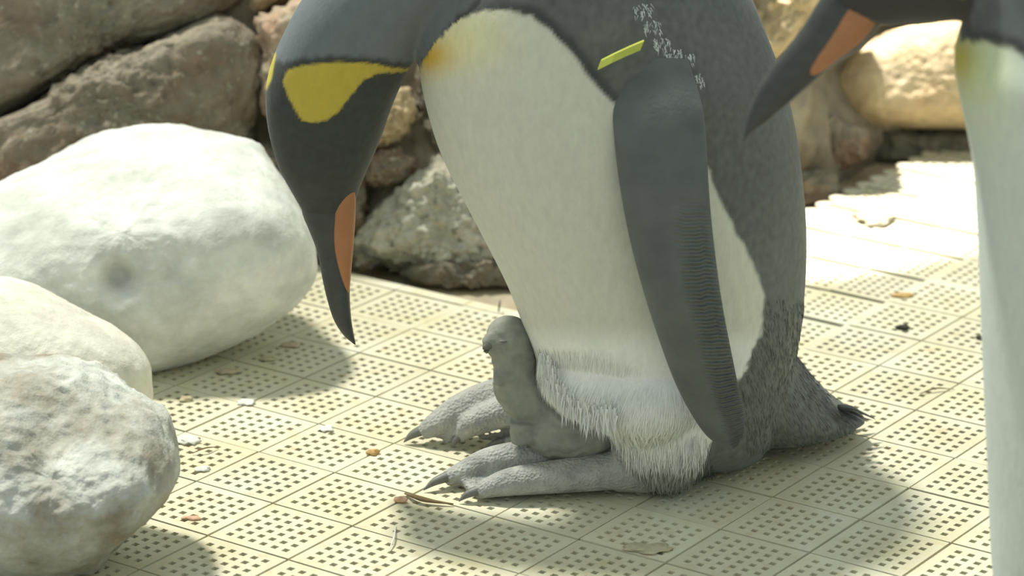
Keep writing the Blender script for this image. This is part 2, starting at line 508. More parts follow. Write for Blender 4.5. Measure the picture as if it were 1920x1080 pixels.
# ------------------------------------------------------------------ setting: rocks and wall
RIGHT = Vector((1, 0, 0)); UPV = Vector((0, SN, CS)); FWD = Vector((0, CS, -SN))
def rock_geo(outline, Yc, depth, seed, nth=72, nph=36, amp=0.06, freq=9, sq=0.75, floorz=None, dents=(), dep2=None, rough=0.0, under=0.0, slope=None):
    """closed stone: silhouette cross-section 'outline' in a plane through depth Yc, rounded to 'depth' before and behind"""
    cx = sum(p[0] for p in outline) / len(outline); cy = sum(p[1] for p in outline) / len(outline)
    C = P(cx, cy, Yc); zc = (C - CAM).dot(FWD); s = zc / FPX
    pts = [((x - cx) * s, -(y - cy) * s) for x, y in outline]
    def radius(t):
        dx, dy = math.cos(t), math.sin(t); best = 1e-3
        for i in range(len(pts)):
            (x0, y0), (x1, y1) = pts[i], pts[(i + 1) % len(pts)]
            ex, ey = x1 - x0, y1 - y0
            den = dx * ey - dy * ex
            if abs(den) < 1e-12: continue
            r = (x0 * ey - y0 * ex) / den; q = (x0 * dy - y0 * dx) / den
            if r > 0 and -1e-6 <= q <= 1 + 1e-6: best = max(best, r)
        return best
    rad = np.array([radius(2 * math.pi * j / nth) for j in range(nth)])
    for _ in range(2): rad = (np.roll(rad, 1) + 2 * rad + np.roll(rad, -1)) / 4
    R = []
    size = float(np.mean(rad))
    n1 = nph // 4; half = [math.acos((0.015 + 0.735 * i / n1) ** (1 / sq)) for i in range(n1)]
    e0 = math.acos(0.75 ** (1 / sq)); half += [e0 * (1 - i / n1) for i in range(n1)]
    for ph in [-h for h in half] + [0.0] + half[::-1]:
        cphi = max(math.cos(ph), 0) ** sq
        d = depth if ph < 0 or dep2 is None else dep2
        ring = []
        for j in range(nth):
            t = 2 * math.pi * j / nth
            p = C + RIGHT * (rad[j] * cphi * math.cos(t)) + UPV * (rad[j] * cphi * math.sin(t)) + FWD * (d * math.copysign(abs(math.sin(ph)) ** 1.0, ph))
            if slope:
                up = (p - C).dot(UPV) - slope[3] * (p.x - C.x) + noise.noise(p * 9) * .012
                k_ = min(1.0, max(0.0, (slope[1] - up) / (slope[1] - slope[2])))
                p = p - FWD * (slope[0] * (k_ * 1.45 - 0.45 * k_ ** 3.2))
            n3 = noise.fractal(p * freq + Vector((seed * 7.3, seed * 3.1, seed)), 1.0, 2.0, 5)
            dirv = (p - C).normalized()
            p = p + dirv * (n3 * amp * size)
            if rough: p = p + dirv * (noise.fractal(p * 75 + Vector((seed, 0, 0)), 0.8, 2.1, 4) * rough)
            for dx_, dy_, dr, dd in dents:
                q0, q1 = 540 + 0, 0
                pr = proj(np.array([list(p)])); e = ((pr[0][0] - dx_) ** 2 + (pr[1][0] - dy_) ** 2) / dr ** 2
                if e < 6 and (p - C).dot(FWD) < 0: p = p + FWD * (dd * math.exp(-e))
            if under and p.z < under:
                k = min(1.0, (under - p.z) / under)
                p = p - Vector((p.x - C.x, p.y - C.y, 0)) * (0.42 * k ** 1.4)
            if floorz is not None and p.z < floorz:
                p.z = floorz
            ring.append(tuple(p))
        R.append(ring)
    g = Geo(); g.rings(R)
    return g, C
def boulder(name, label, outline, Yc, depth, seed, mat, **kw):
    g, C = rock_geo(outline, Yc, depth, seed, 140, 150, floorz=0.0005, **kw)
    o = obj_from(name, g.v, g.f, mat, None, Vector((C.x, C.y, 0)))
    return tag(o, label, 'rock')
boulder('boulder', 'large smooth white boulder lying against the stone wall', [(-150, 420), (-60, 370), (0, 348), (100, 298), (200, 256), (270, 238), (340, 236), (420, 250), (500, 264), (545, 330), (588, 400), (612, 470), (610, 522), (572, 572), (500, 622), (400, 668), (300, 700), (150, 700), (-50, 640), (-150, 560)], 0.57, 0.11, 1, M['white_rock'], slope=(.17, .13, -.035, .22), amp=0.04, freq=7, sq=0.55, rough=.0015, dents=[(222, 518, 30, .03), (330, 470, 60, .008), (120, 520, 60, .01)])
boulder('boulder', 'cream rounded boulder wedged between the large white and the mottled one', [(-160, 560), (-80, 520), (0, 516), (60, 528), (150, 572), (220, 606), (272, 645), (298, 685), (302, 750), (290, 800), (200, 830), (50, 840), (-100, 820), (-170, 700)], 0.215, 0.075, 2, M['white_rock2'], slope=(.07, .09, -.02, .0), amp=0.03, freq=8, sq=0.55, rough=.001)
boulder('boulder', 'mottled grey and brown boulder, rough and undercut at its base', [(-150, 700), (-60, 660), (30, 664), (110, 672), (190, 688), (250, 728), (312, 757), (340, 800), (360, 858), (352, 915), (332, 960), (300, 1015), (260, 1060), (240, 1120), (100, 1180), (-60, 1180), (-160, 1050), (-180, 850)], -0.10, 0.09, 3, M['front_rock'], slope=(.09, .11, -.04, .0), amp=0.07, freq=10, sq=0.5, rough=.003, under=.10, dents=[(110, 800, 70, .02), (60, 900, 60, .012)])

# wall: leaning irregular rock face following its foot line
foot_px = [(-300, 470), (0, 480), (300, 490), (600, 500), (800, 512), (960, 525), (1120, 520), (1300, 470), (1500, 385), (1640, 318), (1830, 268), (2100, 200), (2400, 160), (2900, 120), (3500, 90)]
foot = [G(*p) for p in foot_px]
FA = cat_interp([list(p) for p in foot], 24)
wv, wf = [], []
NH = 60; HT = 0.62
for i, p in enumerate(FA):
    for k in range(NH + 1):
        z = -0.02 + HT * k / NH
        q = Vector((p[0], p[1] + 0.06 + 0.45 * max(z, 0), z))
        d = noise.fractal(q * 6 + Vector((3, 9, 1)), 1.0, 2.0, 6) * 0.05 + noise.fractal(q * 22, 1.0, 2.1, 4) * 0.012
        q.y += d
        wv.append(tuple(q))
ncol = len(FA)
for i in range(ncol - 1):
    for k in range(NH):
        a = i * (NH + 1) + k
        wf.append((a, a + NH + 1, a + NH + 2, a + 1))
# back and top so that the wall has depth
b0 = len(wv)
for i, p in enumerate(FA):
    wv.append((p[0], p[1] + 0.75, HT - .02)); wv.append((p[0], p[1] + 0.75, -.02))
for i in range(ncol - 1):
    t0 = i * (NH + 1) + NH; t1 = t0 + NH + 1
    wf.append((t0, t1, b0 + 2 * i + 2, b0 + 2 * i)); wf.append((b0 + 2 * i, b0 + 2 * i + 2, b0 + 2 * i + 3, b0 + 2 * i + 1))
wall = obj_from('wall_back', wv, wf, M['wall'], None, Vector((0, 0.8, 0)))
wall['kind'] = 'structure'
ROOTLOC[wall.name] = Vector((0, 0.8, 0))
def stone(outline, Yc, depth, seed, mat, **kw):
    kw.setdefault('amp', 0.16); kw.setdefault('freq', 12); kw.setdefault('sq', 0.5); kw.setdefault('rough', .007)
    g, C = rock_geo(outline, Yc, depth, seed, 130, 110, floorz=-0.012, **kw)
    return obj_from('stone', g.v, g.f, mat, wall)
stone([(-120, -120), (200, -140), (430, -120), (440, 15), (400, 42), (300, 72), (215, 108), (120, 160), (0, 235), (-140, 260)], 0.86, 0.09, 11, M['wall_stone'])
stone([(205, 112), (280, 75), (380, 42), (450, 42), (470, 80), (476, 160), (484, 265), (300, 330), (100, 400), (-120, 420), (-130, 260), (0, 235), (100, 172)], 0.80, 0.10, 12, M['wall_stone'])
stone([(478, 35), (540, 5), (640, -20), (680, 60), (680, 200), (560, 260), (500, 235), (486, 140)], 0.80, 0.07, 13, M['pink_stone'])
stone([(470, -130), (640, -130), (620, -20), (540, 0), (480, 20)], 0.88, 0.06, 14, M['tan_stone'])
stone([(480, 260), (560, 270), (690, 330), (690, 430), (640, 480), (540, 480), (480, 400)], 0.76, 0.06, 15, M['wall_stone'])
stone([(690, 200), (725, 165), (765, 168), (780, 208), (764, 252), (724, 276), (690, 275)], 0.78, 0.05, 16, M['tan_stone'])
stone([(690, 288), (745, 278), (780, 300), (772, 335), (720, 352), (680, 345)], 0.77, 0.05, 17, M['wall_stone'])
stone([(782, 120), (830, 110), (860, 200), (850, 290), (810, 292), (788, 230)], 0.82, 0.05, 18, M['dark_stone_and_shade'])  # dark slab, the crevice's shade put into its colour
stone([(640, 450), (690, 408), (750, 345), (815, 288), (880, 285), (960, 340), (1040, 430), (1090, 530), (960, 538), (820, 528), (720, 500), (650, 495)], 0.77, 0.10, 19, M['cement'], amp=0.09, freq=22, sq=0.5, rough=.010)
stone([(735, 508), (800, 492), (900, 484), (1000, 480), (1050, 535), (900, 545), (800, 538)], 0.68, 0.03, 20, M['dark_stone_and_shade'], freq=30)
stone([(662, 472), (690, 470), (708, 486), (698, 502), (668, 502)], 0.69, 0.025, 21, M['dark_stone_and_shade'], freq=30)
# stones behind the penguin's back, lit by the added spot
stone([(1360, -120), (1640, -120), (1560, -30), (1510, 50), (1450, 140), (1400, 150), (1350, 60)], 1.12, 0.10, 22, M['tan_stone'])
stone([(1535, 160), (1590, 95), (1690, 45), (1830, 15), (1980, 20), (2000, 230), (1830, 246), (1700, 246), (1615, 236), (1565, 220)], 1.24, 0.10, 23, M['tan_stone'], amp=0.05, rough=.002)
stone([(1560, -120), (2000, -120), (1980, 10), (1820, 8), (1690, 35), (1600, 80), (1545, 60)], 1.32, 0.10, 24, M['tan_stone'])
stone([(1470, 150), (1530, 170), (1570, 225), (1630, 245), (1620, 300), (1560, 340), (1480, 330)], 1.13, 0.06, 25, M['wall_stone'])
stone([(1600, 240), (1720, 248), (1900, 250), (1960, 300), (1800, 305), (1680, 325), (1600, 310)], 1.22, 0.05, 26, M['dark_stone_and_shade'])  # shade below the tan boulder, put in as a dark stone
stone([(1480, 320), (1560, 330), (1580, 375), (1520, 400), (1470, 395)], 1.02, 0.04, 27, M['wall_stone'])

# ------------------------------------------------------------------ strands (down feathers) as small tapered blades
def strands(name, base, dirs, length, width, cols, parent, mat='strand', droop=0.25, seg=3, normals=None, twist=.5):
    V, F, C, N = [], [], [], []
    for si, (b, d, L, w, c) in enumerate(zip(base, dirs, length, width, cols)):
        b = Vector(b); d = Vector(d).normalized()
        nv = Vector(normals[si]) if normals is not None else Vector((-.2, -.6, .5))
        side = d.cross((nv.normalized() + Vector((random.uniform(-1, 1), random.uniform(-1, 1), random.uniform(-1, 1))) * twist))
        if side.length < 1e-4: continue
        side.normalize()
        i0 = len(V); p = b.copy()
        for k in range(seg + 1):
            t = k / seg
            ww = w * (1 - t) ** 0.7
            if k < seg:
                V += [tuple(p - side * ww), tuple(p + side * ww)]; C += [c, c]
            else:
                V.append(tuple(p)); C.append(c)
            d = (d + Vector((0, 0, -droop / seg))).normalized()
            p = p + d * (L / seg)
        N += [tuple(normals[si]) if normals is not None else (-.2, -.6, .5)] * (len(V) - i0)
        for k in range(seg - 1):
            F.append((i0 + 2 * k, i0 + 2 * k + 1, i0 + 2 * k + 3, i0 + 2 * k + 2))
        F.append((i0 + 2 * (seg - 1), i0 + 2 * (seg - 1) + 1, i0 + 2 * seg))
    o = obj_from(name, V, F, M[mat], parent)
    set_col(o.data, np.array(C))
    o.data.normals_split_custom_set_from_vertices([tuple(Vector(n).normalized()) for n in N])
    o['kind'] = 'stuff'
    return o

# ------------------------------------------------------------------ feet
def build_foot(parent, toes, web_pairs, ankle):
    g = Geo()
    for pts, rad, claw in toes:
        g.tube(pts, rad, 14, 5, 0.85)
    for a, b in web_pairs:
        A = cat_interp([list(p) for p in toes[a][0]], 4); B = cat_interp([list(p) for p in toes[b][0]], 4)
        n = min(len(A), len(B)) - 2
        R = []
        for i in range(n):
            pa, pb = Vector(A[i]), Vector(B[i])
            m = (pa + pb) / 2; m.z = max(0.004, m.z - 0.014)
            t = Vector((0, 0, 0.0035))
            R.append([pa + t, m + t, pb + t, pb - t, m - t, pa - t])
        g.rings(R)
    if ankle: g.tube(ankle[0], ankle[1], 16, 4)
    me = remesh(g, 0.0022, 4)
    f = put_mesh('foot', me, M['foot'], parent)
    for pts, rad, claw in toes:
        c = Geo(); e = pts[-1]; r = rad[-1]
        back = (Vector(pts[-1]) - Vector(pts[-2])).normalized()
        mid = (Vector(e) + Vector(claw)) / 2 + Vector((0, 0, r * .35))
        c.tube([Vector(e) - back * r * .6 + Vector((0, 0, r * .2)), mid, Vector(claw)], [r * .72, r * .5, .0006], 10, 5, 0.9)
        obj_from('claw', c.v, c.f, M['claw'], f)
    return f

# ------------------------------------------------------------------ main penguin
def Yp(px): return 0.075 + (px - 1200) / 1951 * 0.15
def sec(p0, p1, b, dy=0.0):
    return (P(p0[0], p0[1], Yp(p0[0]) + dy), P(p1[0], p1[1], Yp(p1[0]) + dy), Vector((0, b, 0)))
pen = thing('penguin', 'king penguin bowing its head over a chick on its feet', 'penguin', (0.12, 0.075, 0))
g = Geo()
torso = [(-190, 960, 1200, .05), (-150, 880, 1300, .09), (-90, 815, 1362, .115), (-20, 786, 1402, .13), (60, 780, 1436, .138), (130, 786, 1462, .143), (200, 800, 1483, .146), (280, 826, 1498, .148), (360, 866, 1507, .148), (440, 908, 1511, .146), (520, 948, 1509, .143), (600, 980, 1501, .138), (670, 1012, 1488, .13), (740, 1070, 1470, .115), (800, 1130, 1455, .095), (846, 1200, 1430, .06)]
g.loft([sec((xl, y), (xr, y), b) for y, xl, xr, b in torso], 64, 6, 2.15)
head = [((596, 452), (650, 448), .005), ((580, 420), (661, 412), .0125), ((565, 392), (667, 385), .0185), ((546, 358), (673, 358), .0255), ((521, 310), (691, 315), .035), ((504, 250), (715, 258), .042), ((497, 195), (737, 195), .047), ((502, 140), (757, 150), .05), ((524, 78), (772, 118), .053), ((572, -10), (792, 88), .058), ((650, -100), (828, 52), .066), ((765, -180), (890, 22), .078), ((920, -235), (970, 10), .09), ((1100, -240), (1060, 0), .10), ((1230, -200), (1130, 0), .09)]
g.loft([sec(a, b, d) for a, b, d in head], 48, 6)
tail = [((1420, 560), (1390, 800), .09), ((1478, 650), (1440, 822), .085), ((1520, 706), (1490, 820), .07), ((1552, 742), (1542, 812), .052), ((1582, 764), (1582, 804), .036), ((1604, 775), (1606, 797), .022), ((1622, 783), (1623, 793), .010)]
g.loft([sec(a, b, d, .03) for a, b, d in tail], 32, 6)
# brood fold and feathered legs
g.ball(P(1150, 682, 0.045), (0.076, 0.116, 0.046), 40, 24)
g.ball(P(1068, 630, 0.125), (0.054, 0.058, 0.040), 32, 20)
g.ball(P(1205, 705, 0.03), (0.07, 0.115, 0.05), 40, 24)
g.ball(P(1245, 790, 0.012), (0.054, 0.062, 0.066), 32, 20)
g.ball(P(1215, 770, 0.145), (0.056, 0.05, 0.05), 32, 20)
me = remesh(g, 0.0028, 22)
A = mesh_co(me)
def near(A):
    B = A.copy()
    ppx, _ = proj(A)
    yp = 0.075 + (ppx - 1200) / 1951 * 0.15
    far = B[:, 1] > yp
    B[far, 1] = 2 * yp[far] - B[far, 1]
    return B, far
WHITE = [(770, 150), (785, 128), (815, 75), (865, 34), (930, 16), (1000, 30), (1060, 82), (1110, 150), (1150, 192), (1230, 230), (1330, 316), (1350, 370), (1378, 430), (1411, 490), (1434, 560), (1427, 620), (1402, 680), (1384, 715), (1350, 800), (1325, 850), (1300, 900), (1250, 960), (1000, 1000), (900, 960), (920, 700), (900, 600), (850, 480), (795, 330), (775, 220)]
PATCH = [(529, 150), (542, 130), (575, 121), (630, 117), (690, 117), (735, 127), (775, 128), (776, 134), (735, 136), (705, 138), (680, 152), (660, 177), (640, 205), (615, 224), (588, 231), (566, 226), (548, 198), (534, 168)]
SLATE_HEAD = [(480, -400), (470, 70), (508, 112), (530, 118), (560, 111), (620, 107), (690, 107), (740, 116), (790, 122), (830, 60), (1000, -100), (1000, -400)]
HEADZONE = [(400, -400), (1000, -400), (900, 10), (830, 60), (786, 124), (772, 160), (760, 420), (400, 460)]
def pen_colour(A):
    B, far = near(A)
    px, py = proj(B)
    w1 = vnoise(A, 55); w2 = vnoise(A, 160, 5.0); w3 = vnoise(A, 14, 9.0)
    jx = px + w1 * 6 + w2 * 4; jy = py + w2 * 6
    C = np.tile(np.array([0.125, 0.135, 0.130]), (len(A), 1)) * (1 + 0.25 * w3[:, None] + 0.25 * w2[:, None])
    # grizzled lower back
    wl = sstep(py, 250, 700) * 0.5
    C = mix(C, np.array([0.16, 0.168, 0.155]) * np.ones_like(C) * (1 + 0.35 * w2[:, None]), wl)
    d = inpoly(jx, jy, WHITE)
    arc = sstep(px, 860, 980) * (1 - sstep(py, 150, 260)) * (1 - sstep(px, 1150, 1200))
    C = mix(C, [0.05, 0.055, 0.056], (sstep(d, -26, -10) * arc * 0.8))
    ww = sstep(d, -4, 5)
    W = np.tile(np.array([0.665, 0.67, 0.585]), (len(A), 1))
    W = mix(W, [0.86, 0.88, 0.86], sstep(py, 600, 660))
    W = mix(W, [0.84, 0.79, 0.42], np.clip(np.exp(-((px - 860) ** 2 / 95 ** 2 + (py - 70) ** 2 / 65 ** 2)) * 0.8, 0, 1))
    W = mix(W, [0.70, 0.45, 0.05], np.clip(np.exp(-((px - 800) ** 2 / 48 ** 2 + (py - 105) ** 2 / 34 ** 2)) * 1.05, 0, 1))
    # soiled feathering low on the legs
    W = mix(W, [0.26, 0.26, 0.23], sstep(py + w1 * 30 + w2 * 15, 835, 895) * 0.85)
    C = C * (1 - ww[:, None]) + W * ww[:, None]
    hz = inpoly(px, py, HEADZONE)
    H = np.tile(np.array([0.052, 0.056, 0.052]), (len(A), 1)) * (1 + 0.2 * w2[:, None])
    sl = sstep(inpoly(jx, jy, SLATE_HEAD), -6, 8)
    SL = mix(np.tile(np.array([0.165, 0.19, 0.205]), (len(A), 1)), [0.125, 0.135, 0.130], sstep(px, 720, 960))
    H = mix(H, SL, sl)
    yl = sstep(inpoly(px + w2 * 2, py + w2 * 2, PATCH), -2, 2.5)
    H = mix(H, [0.56, 0.44, 0.07], yl)
    fy = sstep(inpoly(px, py, [(488, 165), (492, 115), (508, 88), (518, 100), (509, 150), (500, 168)]), -2, 2)
    H = mix(H, [0.60, 0.52, 0.06], fy)
    hw = (hz > 0).astype(float)
    C = C * (1 - hw[:, None]) + H * hw[:, None]
    return np.clip(C, 0.01, 0.95)
PC = pen_colour(A)
set_col(me, PC)
NO = mesh_no(me).copy()
body = put_mesh('body', me, M['feather'], pen)

# beak
g = Geo()
bk = [((563, 380), (666, 372), .0178), ((568, 404), (667, 400), .0175), ((578, 428), (665, 424), .0156), ((594, 470), (661, 470), .0125), ((604, 520), (657, 520), .0105), ((613, 560), (656, 560), .0085), ((626, 600), (659, 600), .0065), ((644, 628), (664, 630), .004), ((662, 644), (667, 646), .0012)]
g.loft([sec(a, b, d) for a, b, d in bk], 28, 6)
beak = obj_from('beak', g.v, g.f, M['beak'], pen)
# orange plates on the lower mandible, one on each side
for sgn in (-1, 1):
    g = Geo()
    pl = [((645, 352), (659, 351), .0035), ((636, 360), (665, 359), .005), ((629, 380), (667, 378), .0065), ((624, 420), (666, 415), .0075), ((625, 462), (663, 460), .0068), ((634, 505), (659, 505), .0055), ((645, 535), (656, 537), .0035), ((652, 548), (654, 548), .0015)]
    off = [.0155, .0155, .0145, .0122, .0098, .0076, .0062, .0055]
    g.loft([(P(a[0], a[1], Yp(a[0]) + sgn * o), P(b[0], b[1], Yp(b[0]) + sgn * o * .75), Vector((0, d, 0))) for (a, b, d), o in zip(pl, off)], 20, 5)
    obj_from('mandible_plate', g.v, g.f, M['plate'], beak)['label'] = 'orange mandible plate'
for sgn in (-1, 1):
    g = Geo(); c = P(602, 338, Yp(602)); g.ball((c.x, c.y + sgn * 0.029, c.z + (0.010 if sgn < 0 else 0)), (.006, .003, .006), 16, 10)
    obj_from('eye', g.v, g.f, M['eye'], pen)

# near flipper (and its twin on the far side)
FL = [((1175, 90), (1290, 110), -.036), ((1150, 180), (1318, 205), -.064), ((1152, 265), (1326, 300), -.080), ((1163, 355), (1332, 390), -.090), ((1181, 450), (1341, 475), -.097), ((1206, 545), (1353, 562), -.102), ((1236, 638), (1369, 648), -.096), ((1266, 718), (1384, 722), -.088), ((1297, 778), (1395, 775), -.08), ((1328, 820), (1395, 812), -.074), ((1360, 838), (1385, 832), -.071)]
TK = [.010, .012, .012, .012, .011, .010, .009, .008, .007, .005, .003]
def flipper(sgn):
    A = cat_interp([list(a) + list(b) + [y, t] for (a, b, y), t in zip(FL, TK)], 14)
    n = 48; V, F, UVs = [], [], []
    for i, r in enumerate(A):
        p0, p1 = P(r[0], r[1], r[4]), P(r[2], r[3], r[4] - .004)
        if sgn > 0:
            for p in (p0, p1): p.y = 2 * 0.078 - p.y
        c = (p0 + p1) / 2; ax = (p1 - p0) / 2
        for j in range(n):
            t = 2 * math.pi * j / n
            ct = math.cos(t); e = math.copysign(abs(ct) ** 0.85, ct)
            camber = 0.008 * (1 - e * e) * (-1 if sgn < 0 else 1)
            V.append(c + ax * e + Vector((0, r[5] * math.sin(t) * (0.35 + 0.65 * (0.5 - 0.5 * e)) + camber, 0)))
            UVs.append(((e + 1) / 2, i / (len(A) - 1)))
    for i in range(len(A) - 1):
        for j in range(n):
            k = (j + 1) % n
            F.append((i * n + j, i * n + k, (i + 1) * n + k, (i + 1) * n + j) if sgn > 0 else (i * n + j, (i + 1) * n + j, (i + 1) * n + k, i * n + k))
    F.append(tuple(range(n))); F.append(tuple(range((len(A) - 1) * n, len(A) * n)))
    o = obj_from('flipper', V, F, M['flipper'], pen)
    uvl = o.data.uv_layers.new(name='UVMap')
    for l in o.data.loops: uvl.data[l.index].uv = UVs[l.vertex_index]
    return o
flip = flipper(-1)
flipper(1)
# yellow-green identification band round the top of the near flipper
g = Geo()
bp = [P(1124, 122, -.078), P(1150, 109, -.084), P(1178, 96, -.084), P(1204, 85, -.078)]
R = []
for i in range(len(bp)):
    p = bp[i]; up = Vector((0.0016, 0, .0042))
    R.append([p + up + Vector((0, -.0015, 0)), p - up + Vector((0, -.0015, 0)), p - up + Vector((0, .004, 0)), p + up + Vector((0, .004, 0))])
g.rings(R)
obj_from('flipper_band', g.v, g.f, M['band'], pen, sm=False)['label'] = 'yellow-green plastic identification band'

# feather strands on brood fold, legs, back edge and shoulder
nearB, farm = near(A)
SX, SY = proj(A)
vis = ~farm
def pick(poly, n, cond=None):
    d = inpoly(SX, SY, poly) > 0
    if cond is not None: d &= cond
    idx = np.nonzero(d)[0]
    return rng.choice(idx, min(n, len(idx)), replace=len(idx) < n) if len(idx) else np.array([], int)
def comb(i, d, lift):
    n = Vector(NO[i]); d = Vector(d); d = d - n * d.dot(n)
    if d.length < .05: d = Vector((0, -.3, -1))
    return d.normalized() + n * lift
front = NO @ np.array([0, -CS, SN]) > -0.15
idx = pick([(985, 650), (1120, 655), (1240, 700), (1300, 760), (1340, 830), (1300, 905), (1180, 900), (1120, 800), (1010, 760)], 7000, front)
dirs = [comb(i, (-0.2 + random.uniform(-.2, .2), -0.1, -0.9), random.uniform(.02, .10)) for i in idx]
cols = [PC[i] * random.uniform(.88, 1.06) for i in idx]
strands('belly_down', A[idx], dirs, [random.uniform(.010, .020) for _ in idx], [random.uniform(.0003, .0006) for _ in idx], cols, pen, normals=NO[idx])
# fringe that hangs over the chick
fr_px = [(1012, 700), (1030, 735), (1052, 768), (1080, 790), (1110, 800), (1140, 800)]
FR = cat_interp([[*P(x, y - 18, -0.02 - 0.012 * k)] for k, (x, y) in enumerate(fr_px)], 10)
bb, dd, ll, ww_, cc = [], [], [], [], []
for _ in range(700):
    k = random.random() * (len(FR) - 1); i = int(k); p = FR[i] * (1 - k + i) + FR[min(i + 1, len(FR) - 1)] * (k - i)
    bb.append(p + np.array([random.uniform(-.002, .01), random.uniform(-.012, .03), random.uniform(0, .016)]))
    dd.append(Vector((0.05 + random.uniform(-.25, .2), -0.12, -0.9))); ll.append(random.uniform(.012, .028)); ww_.append(random.uniform(.0005, .001))
    cc.append(np.array([0.82, 0.84, 0.80]) * random.uniform(.85, 1.05))
strands('brood_fringe', bb, dd, ll, ww_, cc, pen)
idx = pick([(1140, 800), (1330, 820), (1340, 900), (1270, 940), (1150, 930)], 2200, front)
dirs = [comb(i, (random.uniform(-.2, .25), -0.1, -0.8), random.uniform(.1, .4)) for i in idx]
strands('leg_down', A[idx], dirs, [random.uniform(.010, .022) for _ in idx], [random.uniform(.0004, .0009) for _ in idx], [PC[i] * random.uniform(.7, 1.1) for i in idx], pen, normals=NO[idx])
idx = pick([(1380, 560), (1520, 560), (1520, 690), (1610, 770), (1600, 830), (1400, 850)], 3200, PC[:, 1] < .3)
dirs = [comb(i, (0.35, 0.05, -0.6), random.uniform(.05, .22)) for i in idx]
strands('back_feathers', A[idx], dirs, [random.uniform(.005, .010) for _ in idx], [random.uniform(.0004, .0008) for _ in idx], [PC[i] * random.uniform(.85, 1.2) for i in idx], pen, normals=NO[idx])
# pale scruffy tufts on the shoulder
sc = [(1205, 18), (1222, 50), (1240, 82), (1262, 100), (1285, 112), (1305, 150)]
idx = np.concatenate([pick([(x - 16, y - 12), (x + 16, y - 12), (x + 16, y + 12), (x - 16, y + 12)], 26, front & vis) for x, y in sc])
dirs = [comb(i, (random.uniform(-.4, .6), -0.2, -0.5), .15) for i in idx]
strands('shoulder_tufts', A[idx], dirs, [random.uniform(.003, .007) for _ in idx], [random.uniform(.0004, .0009) for _ in idx], [np.array([.62, .66, .66]) * random.uniform(.6, 1.2) for i in idx], pen, normals=NO[idx], twist=.1)
# tail feathers, one blade each
for k in range(9):
    a = (k - 4) / 4.0
    b0 = P(1572, 768 + 26 * abs(a) ** .5 * (1 if a > 0 else -.2), Yp(1560) + .03 + a * .035)
    tip = P(1648 - 26 * abs(a) - (k % 3) * 8, 784 + 7 * a + (k % 2) * 4, Yp(1600) + .035 + a * .045)
    tip.z = max(tip.z, .003)
    g = Geo(); g.tube([b0, (b0 + tip) / 2 + Vector((0, 0, .003)), tip], [.006, .0045, .0005], 8, 4, 0.3)
    obj_from('tail_feather', g.v, g.f, M['beak'], pen)

# feet
q = lambda x, y, z: G(x, y, z)
near_toes = [
    ([q(1175, 848, .034), q(1050, 850, .027), q(930, 862, .021), q(868, 885, .013), q(836, 898, .010)], [.023, .0195, .0165, .012, .0085], q(794, 919, .002)),
    ([q(1175, 880, .026), q(1050, 893, .021), q(960, 903, .018), q(915, 915, .012), q(893, 924, .009)], [.022, .019, .016, .0115, .008], q(860, 940, .002)),
    ([q(1150, 822, .032), q(1040, 824, .020), q(980, 822, .013), q(945, 828, .009)], [.018, .011, .0075, .0055], q(906, 841, .002))]
build_foot(pen, near_toes, [(0, 1), (0, 2)], ([q(1150, 868, .03), q(1220, 860, .035), q(1250, 830, .06)], [.028, .032, .03]))
far_toes = [
    ([q(1010, 742, .050), q(940, 742, .044), q(872, 764, .034), q(818, 795, .020), q(790, 812, .011)], [.024, .022, .019, .014, .009], q(757, 829, .002)),
    ([q(1020, 768, .046), q(950, 772, .038), q(890, 792, .026), q(866, 812, .014), q(858, 824, .009)], [.022, .019, .016, .011, .0075], q(847, 839, .002)),
    ([q(1040, 795, .036), q(985, 800, .022), q(955, 812, .012), q(940, 820, .008)], [.018, .013, .009, .006], q(925, 832, .002))]
build_foot(pen, far_toes, [(0, 1), (1, 2)], ([q(1010, 760, .045), q(1080, 760, .05), q(1150, 760, .06)], [.028, .03, .03]))

# ------------------------------------------------------------------ chick
ck = thing('penguin_chick', 'bare grey penguin chick standing on the feet of the adult', 'chick', tuple(q(1010, 868, 0)))
g = Geo()
Yc = 0.035
g.tube([P(940, 622, Yc), P(954, 632, Yc), P(962, 662, Yc), P(966, 695, Yc), P(974, 728, Yc), P(1008, 768, Yc), P(1030, 815, Yc)], [.006, .0205, .0215, .0210, .0245, .0250, .025], 24, 6)
g.ball(P(955, 637, Yc), (.0235, .022, .0235), 28, 18)
g.tube([P(935, 632, Yc - .006), P(918, 640, Yc - .010), P(914, 656, Yc - .012)], [.012, .0075, .004], 14, 4)
g.ball(P(1080, 800, Yc), (.052, .045, .034), 28, 18)
g.tube([P(968, 712, Yc - .012), P(940, 706, Yc - .018), P(932, 722, Yc - .020)], [.010, .0075, .0045], 12, 4)
g.tube([P(985, 790, Yc - .015), P(984, 830, Yc - .018)], [.016, .014], 12, 3)
me = remesh(g, 0.0018, 6)
A2 = mesh_co(me); NC = mesh_no(me)
for i in range(len(A2)):
    p = Vector(A2[i]); d = noise.fractal(p * 70, 1.0, 2.0, 3) * .0007 + math.sin(p.z * 520 + noise.noise(p * 60) * 5) * .0005
    A2[i] += NC[i] * d
me.vertices.foreach_set('co', A2.ravel())
put_mesh('body', me, M['chick'], ck)
g = Geo(); g.tube([P(921, 640, Yc - .011), P(912, 652, Yc - .014), P(913, 662, Yc - .014)], [.0055, .0042, .0012], 12, 4)
obj_from('beak', g.v, g.f, M['chickbeak'], ck)
for dy in (-.0215,):
    g = Geo(); c = P(943, 640, Yc + dy); g.ball(tuple(c), (.004, .0015, .0012), 12, 8)
    obj_from('eye', g.v, g.f, M['claw'], ck)

